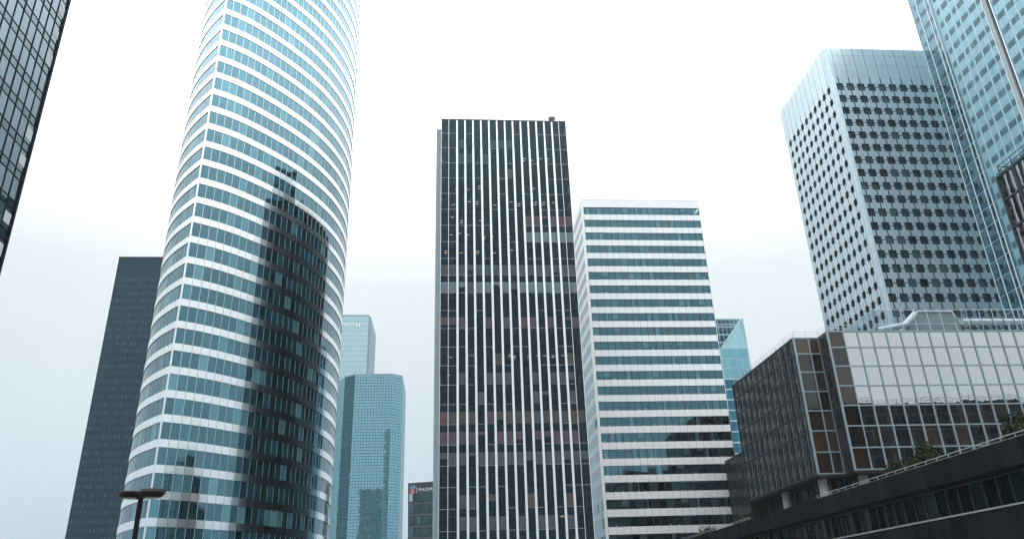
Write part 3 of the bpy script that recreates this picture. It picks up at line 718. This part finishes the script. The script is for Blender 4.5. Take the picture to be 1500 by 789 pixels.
# ------------------------------------------------------------------ black slab behind the curved tower
def black_slab():
    D = 385.0; x0, x1 = -173.4, -129.0; top = Z(177.7)
    t = thing('black_slab_tower', 'plain black slab tower fading into mist behind the curved white tower', 'tower', (-151, 405, 0))
    stone = principled('black_granite', (0.003, 0.012, 0.020), 0.12, ior=1.42, tint=(0.25, 0.72, 1.0), noise=0.15, nscale=0.1)
    glass = principled('black_window_glass', (0.012, 0.024, 0.03), 0.05, ior=1.65, tint=(0.4, 0.85, 1.0), tone=[(0.0, (0.006, 0.014, 0.018)), (0.5, (0.010, 0.02, 0.026)), (0.88, (0.026, 0.045, 0.052))])
    F = Face(x0, D, 1, 0, 0, -1)
    b = MB(); b.box(x0, x1, D, D+44, 0, top); b.build('body', stone, t)
    n = 24; pw = (x1-x0-1.2)/n
    for k in range(42):
        z = top - 14 - 3.9*k
        if z < 2: break
        mb = MB()
        for j in range(n): F.quad(mb, 0.6+j*pw+0.35, 0.6+(j+1)*pw-0.35, z, z+1.9, 0.03, tone=random.random()*.99+.005, tilt=0.006)
        mb.build('window_row', glass, t)
    e = MB(); F.box(e, -0.05, x1-x0+.05, top-0.8, top+0.2, -0.5, 0.12); e.build('parapet', MATS['black_frame'], t)
black_slab()

# ------------------------------------------------------------------ text helper (signs)
def text_mesh(name, body, size, mat, parent, F, u, z, d, spacing=1.0):
    c = bpy.data.curves.new(name, 'FONT'); c.body = body; c.size = size; c.extrude = 0.05*size; c.space_character = spacing
    tmp = bpy.data.objects.new(name, c); col.objects.link(tmp)
    bpy.context.view_layer.update()
    me = bpy.data.meshes.new_from_object(tmp.evaluated_get(bpy.context.evaluated_depsgraph_get()))
    bpy.data.objects.remove(tmp)
    for v in me.vertices: v.co = F.p(u+v.co.x, z+v.co.y, d+v.co.z)
    me.materials.clear(); me.materials.append(mat); me.update()
    o = bpy.data.objects.new(name, me); col.objects.link(o); o.parent = parent
    o.matrix_parent_inverse = Matrix.Translation(parent.location).inverted()
    return o

# ------------------------------------------------------------------ far glass towers
def chamfer_tower():
    D = 420.0; top = Z(122.6)
    t = thing('chamfered_glass_tower', 'blue-green gridded glass tower with chamfered corners, standing in front of a taller pale one', 'tower', (-40, 440, 0))
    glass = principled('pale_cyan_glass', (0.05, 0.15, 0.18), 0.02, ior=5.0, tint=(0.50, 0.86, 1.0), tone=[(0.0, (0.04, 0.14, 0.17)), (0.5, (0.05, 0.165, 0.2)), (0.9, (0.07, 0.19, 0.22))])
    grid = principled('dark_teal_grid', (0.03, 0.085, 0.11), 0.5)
    pts = [(-63.0, 436.0), (-57.1, 424.8), (-51.1, 420.0), (-30.8, 420.0), (-25.2, 424.3), (-25.2, 462.0), (-63.0, 462.0)]
    b = MB(); b.prism(pts, 0, top); b.build('grid_backing', grid, t)
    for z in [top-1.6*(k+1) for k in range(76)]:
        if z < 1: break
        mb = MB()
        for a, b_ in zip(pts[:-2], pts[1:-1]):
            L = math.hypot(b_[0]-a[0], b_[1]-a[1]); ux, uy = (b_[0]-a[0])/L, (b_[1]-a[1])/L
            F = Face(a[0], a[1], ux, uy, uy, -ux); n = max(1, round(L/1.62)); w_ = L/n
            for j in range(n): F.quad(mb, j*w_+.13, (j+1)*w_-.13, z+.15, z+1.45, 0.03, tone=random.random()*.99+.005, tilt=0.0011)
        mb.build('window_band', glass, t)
    r = MB(); r.prism([(x*1.0, y) for x, y in pts], top, top+0.6); r.build('roof_edge', MATS['blue_grey_steel_frame'], t)
chamfer_tower()

def tall_pale_tower():
    D = 480.0; x0, x1 = -98.0, -50.3; top = Z(180.6)
    t = thing('pale_glass_tower', 'tallest and palest far glass tower with faint white lettering near its top', 'tower', (-74, 500, 0))
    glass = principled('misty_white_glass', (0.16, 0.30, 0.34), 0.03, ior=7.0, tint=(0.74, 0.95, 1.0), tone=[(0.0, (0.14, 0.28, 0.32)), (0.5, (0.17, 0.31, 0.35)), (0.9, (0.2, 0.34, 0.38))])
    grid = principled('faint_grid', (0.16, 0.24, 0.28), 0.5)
    b = MB(); b.prism([(x0, D), (x1-1.2, D), (x1, D+1.6), (x1, D+40), (x0, D+40)], 0, top-0.6); b.build('grid_backing', grid, t)
    e = MB(); e.prism([(x0, D), (x1-1.2, D), (x1-1.2, D+40), (x0, D+40)], top-0.6, top); e.build('roof_edge', grid, t)
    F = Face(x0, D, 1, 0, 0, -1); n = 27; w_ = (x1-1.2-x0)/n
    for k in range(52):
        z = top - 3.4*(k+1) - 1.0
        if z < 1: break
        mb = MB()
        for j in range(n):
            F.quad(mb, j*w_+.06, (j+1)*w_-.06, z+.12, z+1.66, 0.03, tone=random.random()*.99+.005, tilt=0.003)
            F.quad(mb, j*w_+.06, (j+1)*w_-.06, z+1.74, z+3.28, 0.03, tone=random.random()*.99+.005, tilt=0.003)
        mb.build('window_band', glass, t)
    text_mesh('sign_lettering', 'TOTAL', 3.6, principled('white_sign', (0.85, 0.88, 0.9), 0.5), t, F, 30.2, Z(172.3), 0.25, 1.05)
tall_pale_tower()

def sign_block():
    a = math.atan2(-3.3, 10.0)
    ux, uy = math.cos(a), math.sin(a); x0, y0 = -12.25, 250.0; H = Z(37.8); Wd = 18.0
    F = Face(x0, y0, ux, uy, uy, -ux)
    t = thing('sign_office_block', 'small dark glass office block with a MAZARS sign along its roofline', 'office block', (-4, 255, 0))
    glass = principled('night_teal_glass', (0.008, 0.03, 0.036), 0.04, ior=1.7, tint=(0.7, 0.95, 1.0), tone=[(0.0, (0.006, 0.02, 0.025)), (0.5, (0.012, 0.04, 0.046)), (0.82, (0.03, 0.09, 0.095)), (0.96, (0.28, 0.42, 0.42))])
    dk = principled('dark_cladding', (0.018, 0.03, 0.036), 0.5)
    b = MB()
    P0 = [F.p(0.85, 0, 0), F.p(Wd, 0, 0), F.p(Wd, 0, -20), F.p(0.85, 0, -20)]; P1 = [F.p(0, H, 0), F.p(Wd, H, 0), F.p(Wd, H, -20), F.p(0, H, -20)]
    b.face(P0[::-1]); b.face(P1)
    for i in range(4): j = (i+1) % 4; b.face([P0[i], P0[j], P1[j], P1[i]])
    b.build('body', dk, t)
    for k in range(10):
        z = H - 5.6 - 3.4*k
        if z < 1: break
        mb = MB(); off = 0.85*(1-z/H) + .35
        for j in range(14): F.quad(mb, off+j*1.22+.05, off+(j+1)*1.22-.05, z, z+2.3, 0.04, tone=random.random()**1.3*.99+.005, tilt=.006)
        mb.build('window_band', glass, t)
        ln = MB(); F.box(ln, off, Wd, z+2.6, z+2.75, 0, 0.07); ln.build('floor_line', principled('grey_floor_line', (0.16, 0.2, 0.21), 0.5) if k == 0 else MATS['grey_floor_line'], t)
    wt = principled('white_letters', (0.9, 0.92, 0.93), 0.5)
    text_mesh('sign_lettering', 'MAZARS', 1.15, wt, t, F, 3.5, H-2.55, 0.1, 1.35)
    em = MB(); F.quad(em, 0.9, 2.2, H-3.3, H-1.9, 0.09); em.build('sign_emblem_red', principled('sign_red', (0.55, 0.13, 0.17), 0.5), t)
    em = MB(); F.quad(em, 0.7, 1.4, H-1.75, H-0.9, 0.09); F.quad(em, 1.55, 2.5, H-1.75, H-0.8, 0.09); em.build('sign_emblem_blue', principled('sign_blue', (0.16, 0.27, 0.42), 0.5), t)
    em = MB(); F.box(em, 2.85, 2.92, H-3.2, H-1.2, 0.02, 0.08); em.build('sign_divider', wt, t)
sign_block()

def facet_tower():
    D = 260.0; x0, x1 = 62.0, 108.6; top = Z(96.4)
    t = thing('faceted_glass_tower', 'faceted turquoise glass tower with a diagonal crown, behind the white office block', 'tower', (90, 280, 0))
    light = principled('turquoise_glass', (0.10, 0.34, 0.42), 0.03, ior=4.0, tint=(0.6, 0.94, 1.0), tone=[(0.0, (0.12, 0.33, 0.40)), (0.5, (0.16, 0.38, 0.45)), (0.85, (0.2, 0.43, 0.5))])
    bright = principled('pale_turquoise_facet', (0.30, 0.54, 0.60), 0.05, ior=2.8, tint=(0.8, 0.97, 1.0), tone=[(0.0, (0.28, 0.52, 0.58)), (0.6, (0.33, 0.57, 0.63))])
    deep = principled('deep_turquoise_glass', (0.02, 0.13, 0.2), 0.03, ior=2.0, tint=(0.5, 0.85, 1.0), tone=[(0.0, (0.014, 0.10, 0.16)), (0.6, (0.025, 0.15, 0.22))])
    slab = principled('floor_slab_edge', (0.45, 0.58, 0.62), 0.5); mul = principled('facet_mullion', (0.30, 0.46, 0.53), 0.4)
    F = Face(x0, D, 1, 0, 0, -1); Wd = x1-x0
    zc = Z(84.4)
    b = MB(); b.box(x0, x1, D+0.3, D+26, 0, zc-0.2); b.build('body', deep, t)
    # floors under the crown
    for k in range(24):
        z = zc - 3.75*(k+1)
        if z < 1: break
        mat = light if k < 3 else deep
        mb = MB()
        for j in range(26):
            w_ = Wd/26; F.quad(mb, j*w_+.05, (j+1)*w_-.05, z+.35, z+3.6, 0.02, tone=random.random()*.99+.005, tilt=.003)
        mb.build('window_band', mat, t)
        s = MB(); F.box(s, 0, Wd, z+3.62, z+3.75+.32, -.2, .10 if k >= 3 else 0.05); s.build('floor_edge', slab if k >= 3 else mul, t)
    # crown: left of the diagonal open floors behind a screen, right of it one leaning triangular facet
    uA = 36.3                                        # foot of the diagonal
    tri = MB(); n = 12
    def dz(u): return zc + (top-zc)*max(0.0, min(1.0, (u-uA)/(Wd-uA-0.6)))
    for j in range(n):
        a, c = uA+(Wd-uA)*j/n, uA+(Wd-uA)*(j+1)/n
        for r in range(4):
            z0, z1 = zc+(top-zc)*r/4, zc+(top-zc)*(r+1)/4
            lean = lambda z: -1.2*(z-zc)/(top-zc)
            q = [(a, z0), (c, z0), (c, min(z1, dz(c))), (a, min(z1, dz(a)))]
            if dz(c) <= z0+.01: continue
            q = [(u, max(z, z0)) for u, z in q]
            tri.face([F.p(u+(0.04 if i in (0, 3) else -.04), z+(0.04 if i < 2 else -.04), lean(z)+.03) for i, (u, z) in enumerate(q)], tone=random.random()*.99+.005)
    tri.build('triangular_facet', bright, t)
    tb = MB(); tb.face([F.p(uA-.05, zc-.1, -.05), F.p(Wd, zc-.1, -.05), F.p(Wd, top, -1.25)]); tb.build('facet_backing', mul, t)
    dg = MB(); dg.tube(F.p(uA, zc, 0.05), F.p(Wd-.1, top, -1.1), 0.16); dg.build('diagonal_rib', slab, t)
    rb = MB(); rb.box(x0, x1-.3, D+6, D+26, zc-.2, top-.5); rb.build('crown_rear', light, t)
    for k in range(5):
        z = zc + 3.0*k
        s = MB(); s.box(x0, x1-0.4, D+1.4, D+5.9, z-.25, z+.2); s.build('crown_floor', mul, t)
    cs = MB()
    for j in range(30):
        u = j*Wd/30
        cs.box(x0+u-.06, x0+u+.06, D+1.25, D+1.4, max(zc, dz(u)-.3), top)
    cs.build('crown_posts', slab, t)
    tp = MB(); tp.box(x0, x1, D+1.15, D+1.5, top-.35, top); tp.box(x0, x1, D+5.5, D+6, top-.35, top); tp.build('crown_rail', mul, t)
    ed = MB(); F.box(ed, Wd-.25, Wd+.1, 0, top, -1.2, .12); ed.build('corner_edge', slab, t)
facet_tower()

# ------------------------------------------------------------------ raised podium, lower right
def podium():
    t = thing('raised_podium', 'raised dark concrete podium with a steel railing and a recessed window strip under it', 'podium', (45, 60, 0))
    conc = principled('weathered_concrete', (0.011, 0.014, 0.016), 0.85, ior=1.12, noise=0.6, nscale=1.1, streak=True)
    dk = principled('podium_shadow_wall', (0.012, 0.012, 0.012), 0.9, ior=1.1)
    glass = principled('podium_glass', (0.015, 0.03, 0.03), 0.04, ior=1.2, tone=[(0.0, (0.006, 0.008, 0.008)), (0.8, (0.010, 0.02, 0.02)), (0.95, (0.03, 0.03, 0.028))])
    st = principled('galvanised_rail', (0.30, 0.325, 0.335), 0.5, metal=0.3)
    y0, y1 = -25.0, 128.0
    zt, zb = Z(8.90), Z(7.30)
    F = Face(35.0, y1, 0, -1, -1, 0); L = y1-y0
    pa = MB()
    n = 31; w_ = L/n
    for k in range(n): F.quad(pa, k*w_+.035, (k+1)*w_-.035, zb, zt, 0.03)
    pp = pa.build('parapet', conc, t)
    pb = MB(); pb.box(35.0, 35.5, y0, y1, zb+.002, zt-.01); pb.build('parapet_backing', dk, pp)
    de = MB(); de.box(35.52, 59.5, y0, y1, Z(7.25), Z(7.7)); de.build('deck', conc, t)
    lo = MB()
    for k in range(n): F.quad(lo, k*w_+.015, (k+1)*w_-.015, 0.02, Z(5.05), 0.0)
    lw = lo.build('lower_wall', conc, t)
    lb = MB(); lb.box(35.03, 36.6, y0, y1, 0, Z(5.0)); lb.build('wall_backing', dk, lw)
    le = MB(); le.box(34.95, 35.3, y0, y1, Z(5.06), Z(5.16)); le.build('ledge', st, t)
    G = Face(36.4, y1, 0, -1, -1, 0)
    for k in range(int(L/1.42)):
        a = k*1.42; o = one_quad(G, a+.06, a+1.36, Z(5.1), Z(7.25), 0, random.random()*.99+.005, .004, 'window', glass, t) if y1-a > 30 and y1-a < 125 else None
    fr = MB()
    for k in range(int(L/1.42)+1): G.box(fr, k*1.42-.05, k*1.42+.05, Z(5.1), Z(7.25), -.02, .12)
    G.box(fr, 0, L, Z(5.1), Z(5.16), -.02, .10); G.box(fr, 0, L, Z(7.18), Z(7.24), -.02, .10)
    fr.build('window_frame', principled('window_mullion_paint', (0.045, 0.047, 0.05), 0.6), t)
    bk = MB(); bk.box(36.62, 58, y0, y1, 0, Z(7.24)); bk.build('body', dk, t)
    def rail(a, b, name='railing'):
        mb = MB(); zr0, zr1 = Z(8.93), Z(9.17)
        mb.tube((35.15, a, zr1), (35.15, b, zr1), 0.03); mb.tube((35.15, a, zr0), (35.15, b, zr0), 0.028)
        y = a
        while y <= b: mb.box(35.125, 35.175, y-.025, y+.025, zt-.01, zr1); y += 1.40
        mb.build(name, st, t)
    rail(30.0, 73.5); rail(91.5, 127)
podium()

leafm = principled('hedge_leaf', (0.016, 0.028, 0.009), 0.7, ior=1.25, noise=0.5, nscale=1.5)
twigm = principled('hedge_twig', (0.06, 0.045, 0.03), 0.9)
def hedge(y0, y1, x, zbase, h, wd, label, n):
    c = ((y0+y1)/2)
    t = thing('hedge', label, 'hedge', (x, c, zbase), 'clipped shrubs on the raised podium')
    mb = MB(); L = (y1-y0)/2
    for i in range(n):
        a = random.uniform(-1, 1); b = random.uniform(-1, 1); z = random.random()
        hh = h*(1-abs(a)**3)*(0.82+0.25*math.sin(a*7+y0)+0.12*math.sin(a*19))
        p = Vector((x+b*wd*(1-abs(a)**3*.6), c+a*L, zbase+z*hh))
        if random.random() < .08: p.z += random.uniform(.05, .3)
        s = random.uniform(.07, .17); d = Vector((random.gauss(0,1), random.gauss(0,1), random.gauss(0,1))).normalized(); e = d.orthogonal().normalized(); f_ = d.cross(e)
        mb.face([p-e*s, p+f_*s*.45, p+e*s, p-f_*s*.45])
    mb.build('foliage', leafm, t)
    tw = MB()
    for i in range(14):
        yy = c+random.uniform(-.9, .9)*L; tw.tube((x, yy, zbase), (x+random.uniform(-.3,.3), yy+random.uniform(-.3,.3), zbase+h*.6), .025, 5)
    tw.build('stems', twigm, t)
hedge(54.0, 65.5, 37.3, Z(7.7), 3.0, 0.9, 'long low green hedge behind the podium railing below the bronze grid', 16000)
hedge(42.5, 50.0, 37.3, Z(7.7), 3.0, 0.9, 'dark rounded shrub behind the railing, closest to the bronze near wing', 11000)
hedge(112.0, 118.0, 37.6, Z(7.7), 2.7, 0.9, 'small shrub at the far low end of the podium before the white block', 5200)
hedge(96.0, 109.0, 39.0, Z(7.7), 2.5, 0.9, 'dim shrub in the shade at the foot of the bronze block stilts', 6000)

# ------------------------------------------------------------------ street lamp
def street_lamp():
    k = 28.0
    x, y = -0.3476*k, 0.9376*k
    t = thing('street_lamp', 'dark street lamp with flat disc heads in front of the curved tower', 'street lamp', (x, y, 0))
    pm = principled('dark_lamp_metal', (0.010, 0.009, 0.009), 0.55, ior=1.18, noise=0.3, nscale=6)
    lens = principled('lamp_lens', (0.06, 0.055, 0.05), 0.3)
    rim = principled('lamp_rim', (0.10, 0.085, 0.08), 0.4, metal=0.5)
    z = Z(0.134*k)
    p = MB(); p.cyl(x, y, 0, z-0.06, 0.085, 0.075, 14); p.build('pole', pm, t)
    b = MB(); b.cyl(x, y, 0, 0.5, 0.14, 0.12, 14); b.build('base', pm, t)
    for dx, dy, dz in ((-0.33, 0.10, 0.02), (0.22, 0.42, 0.13), (0.42, -0.30, -0.03)):
        h = MB(); cx, cyy, zz = x+dx, y+dy, z+dz
        h.lathe(cx, cyy, [(0.0, zz+.13), (0.28, zz+.125), (0.355, zz+.10), (0.365, zz+.0), (0.35, zz-.025), (0.25, zz-.085), (0.0, zz-.09)], 32)
        ho = h.build('lamp_head', pm, t, smooth=False)
        r = MB(); r.lathe(cx, cyy, [(0.355, zz+.112), (0.378, zz+.105), (0.378, zz+.075), (0.365, zz+.07)], 32); r.build('rim', rim, ho)
        l = MB(); l.lathe(cx, cyy, [(0.245, zz-.088), (0.17, zz-.108), (0.0, zz-.112)], 24); l.build('lens', lens, ho)
        a = MB(); a.tube((x, y, z-.10), (cx, cyy, zz-.04), .04, 8); a.build('arm', pm, t)
street_lamp()

# ------------------------------------------------------------------ haze
hz = MB(); hz.box(-1000, 1000, -800, 1200, -1.0, 216.0)
hm = bpy.data.materials.new('haze'); hm.use_nodes = True; ht = hm.node_tree; ht.nodes.clear()
ho = ht.nodes.new('ShaderNodeOutputMaterial'); hv = ht.nodes.new('ShaderNodeVolumePrincipled')
hv.inputs['Color'].default_value = (0.78, 0.92, 1.0, 1); hv.inputs['Density'].default_value = 0.00014; hv.inputs['Anisotropy'].default_value = 0.2
ht.links.new(hv.outputs[0], ho.inputs['Volume'])
kind(hz.build('haze', hm), 'stuff')
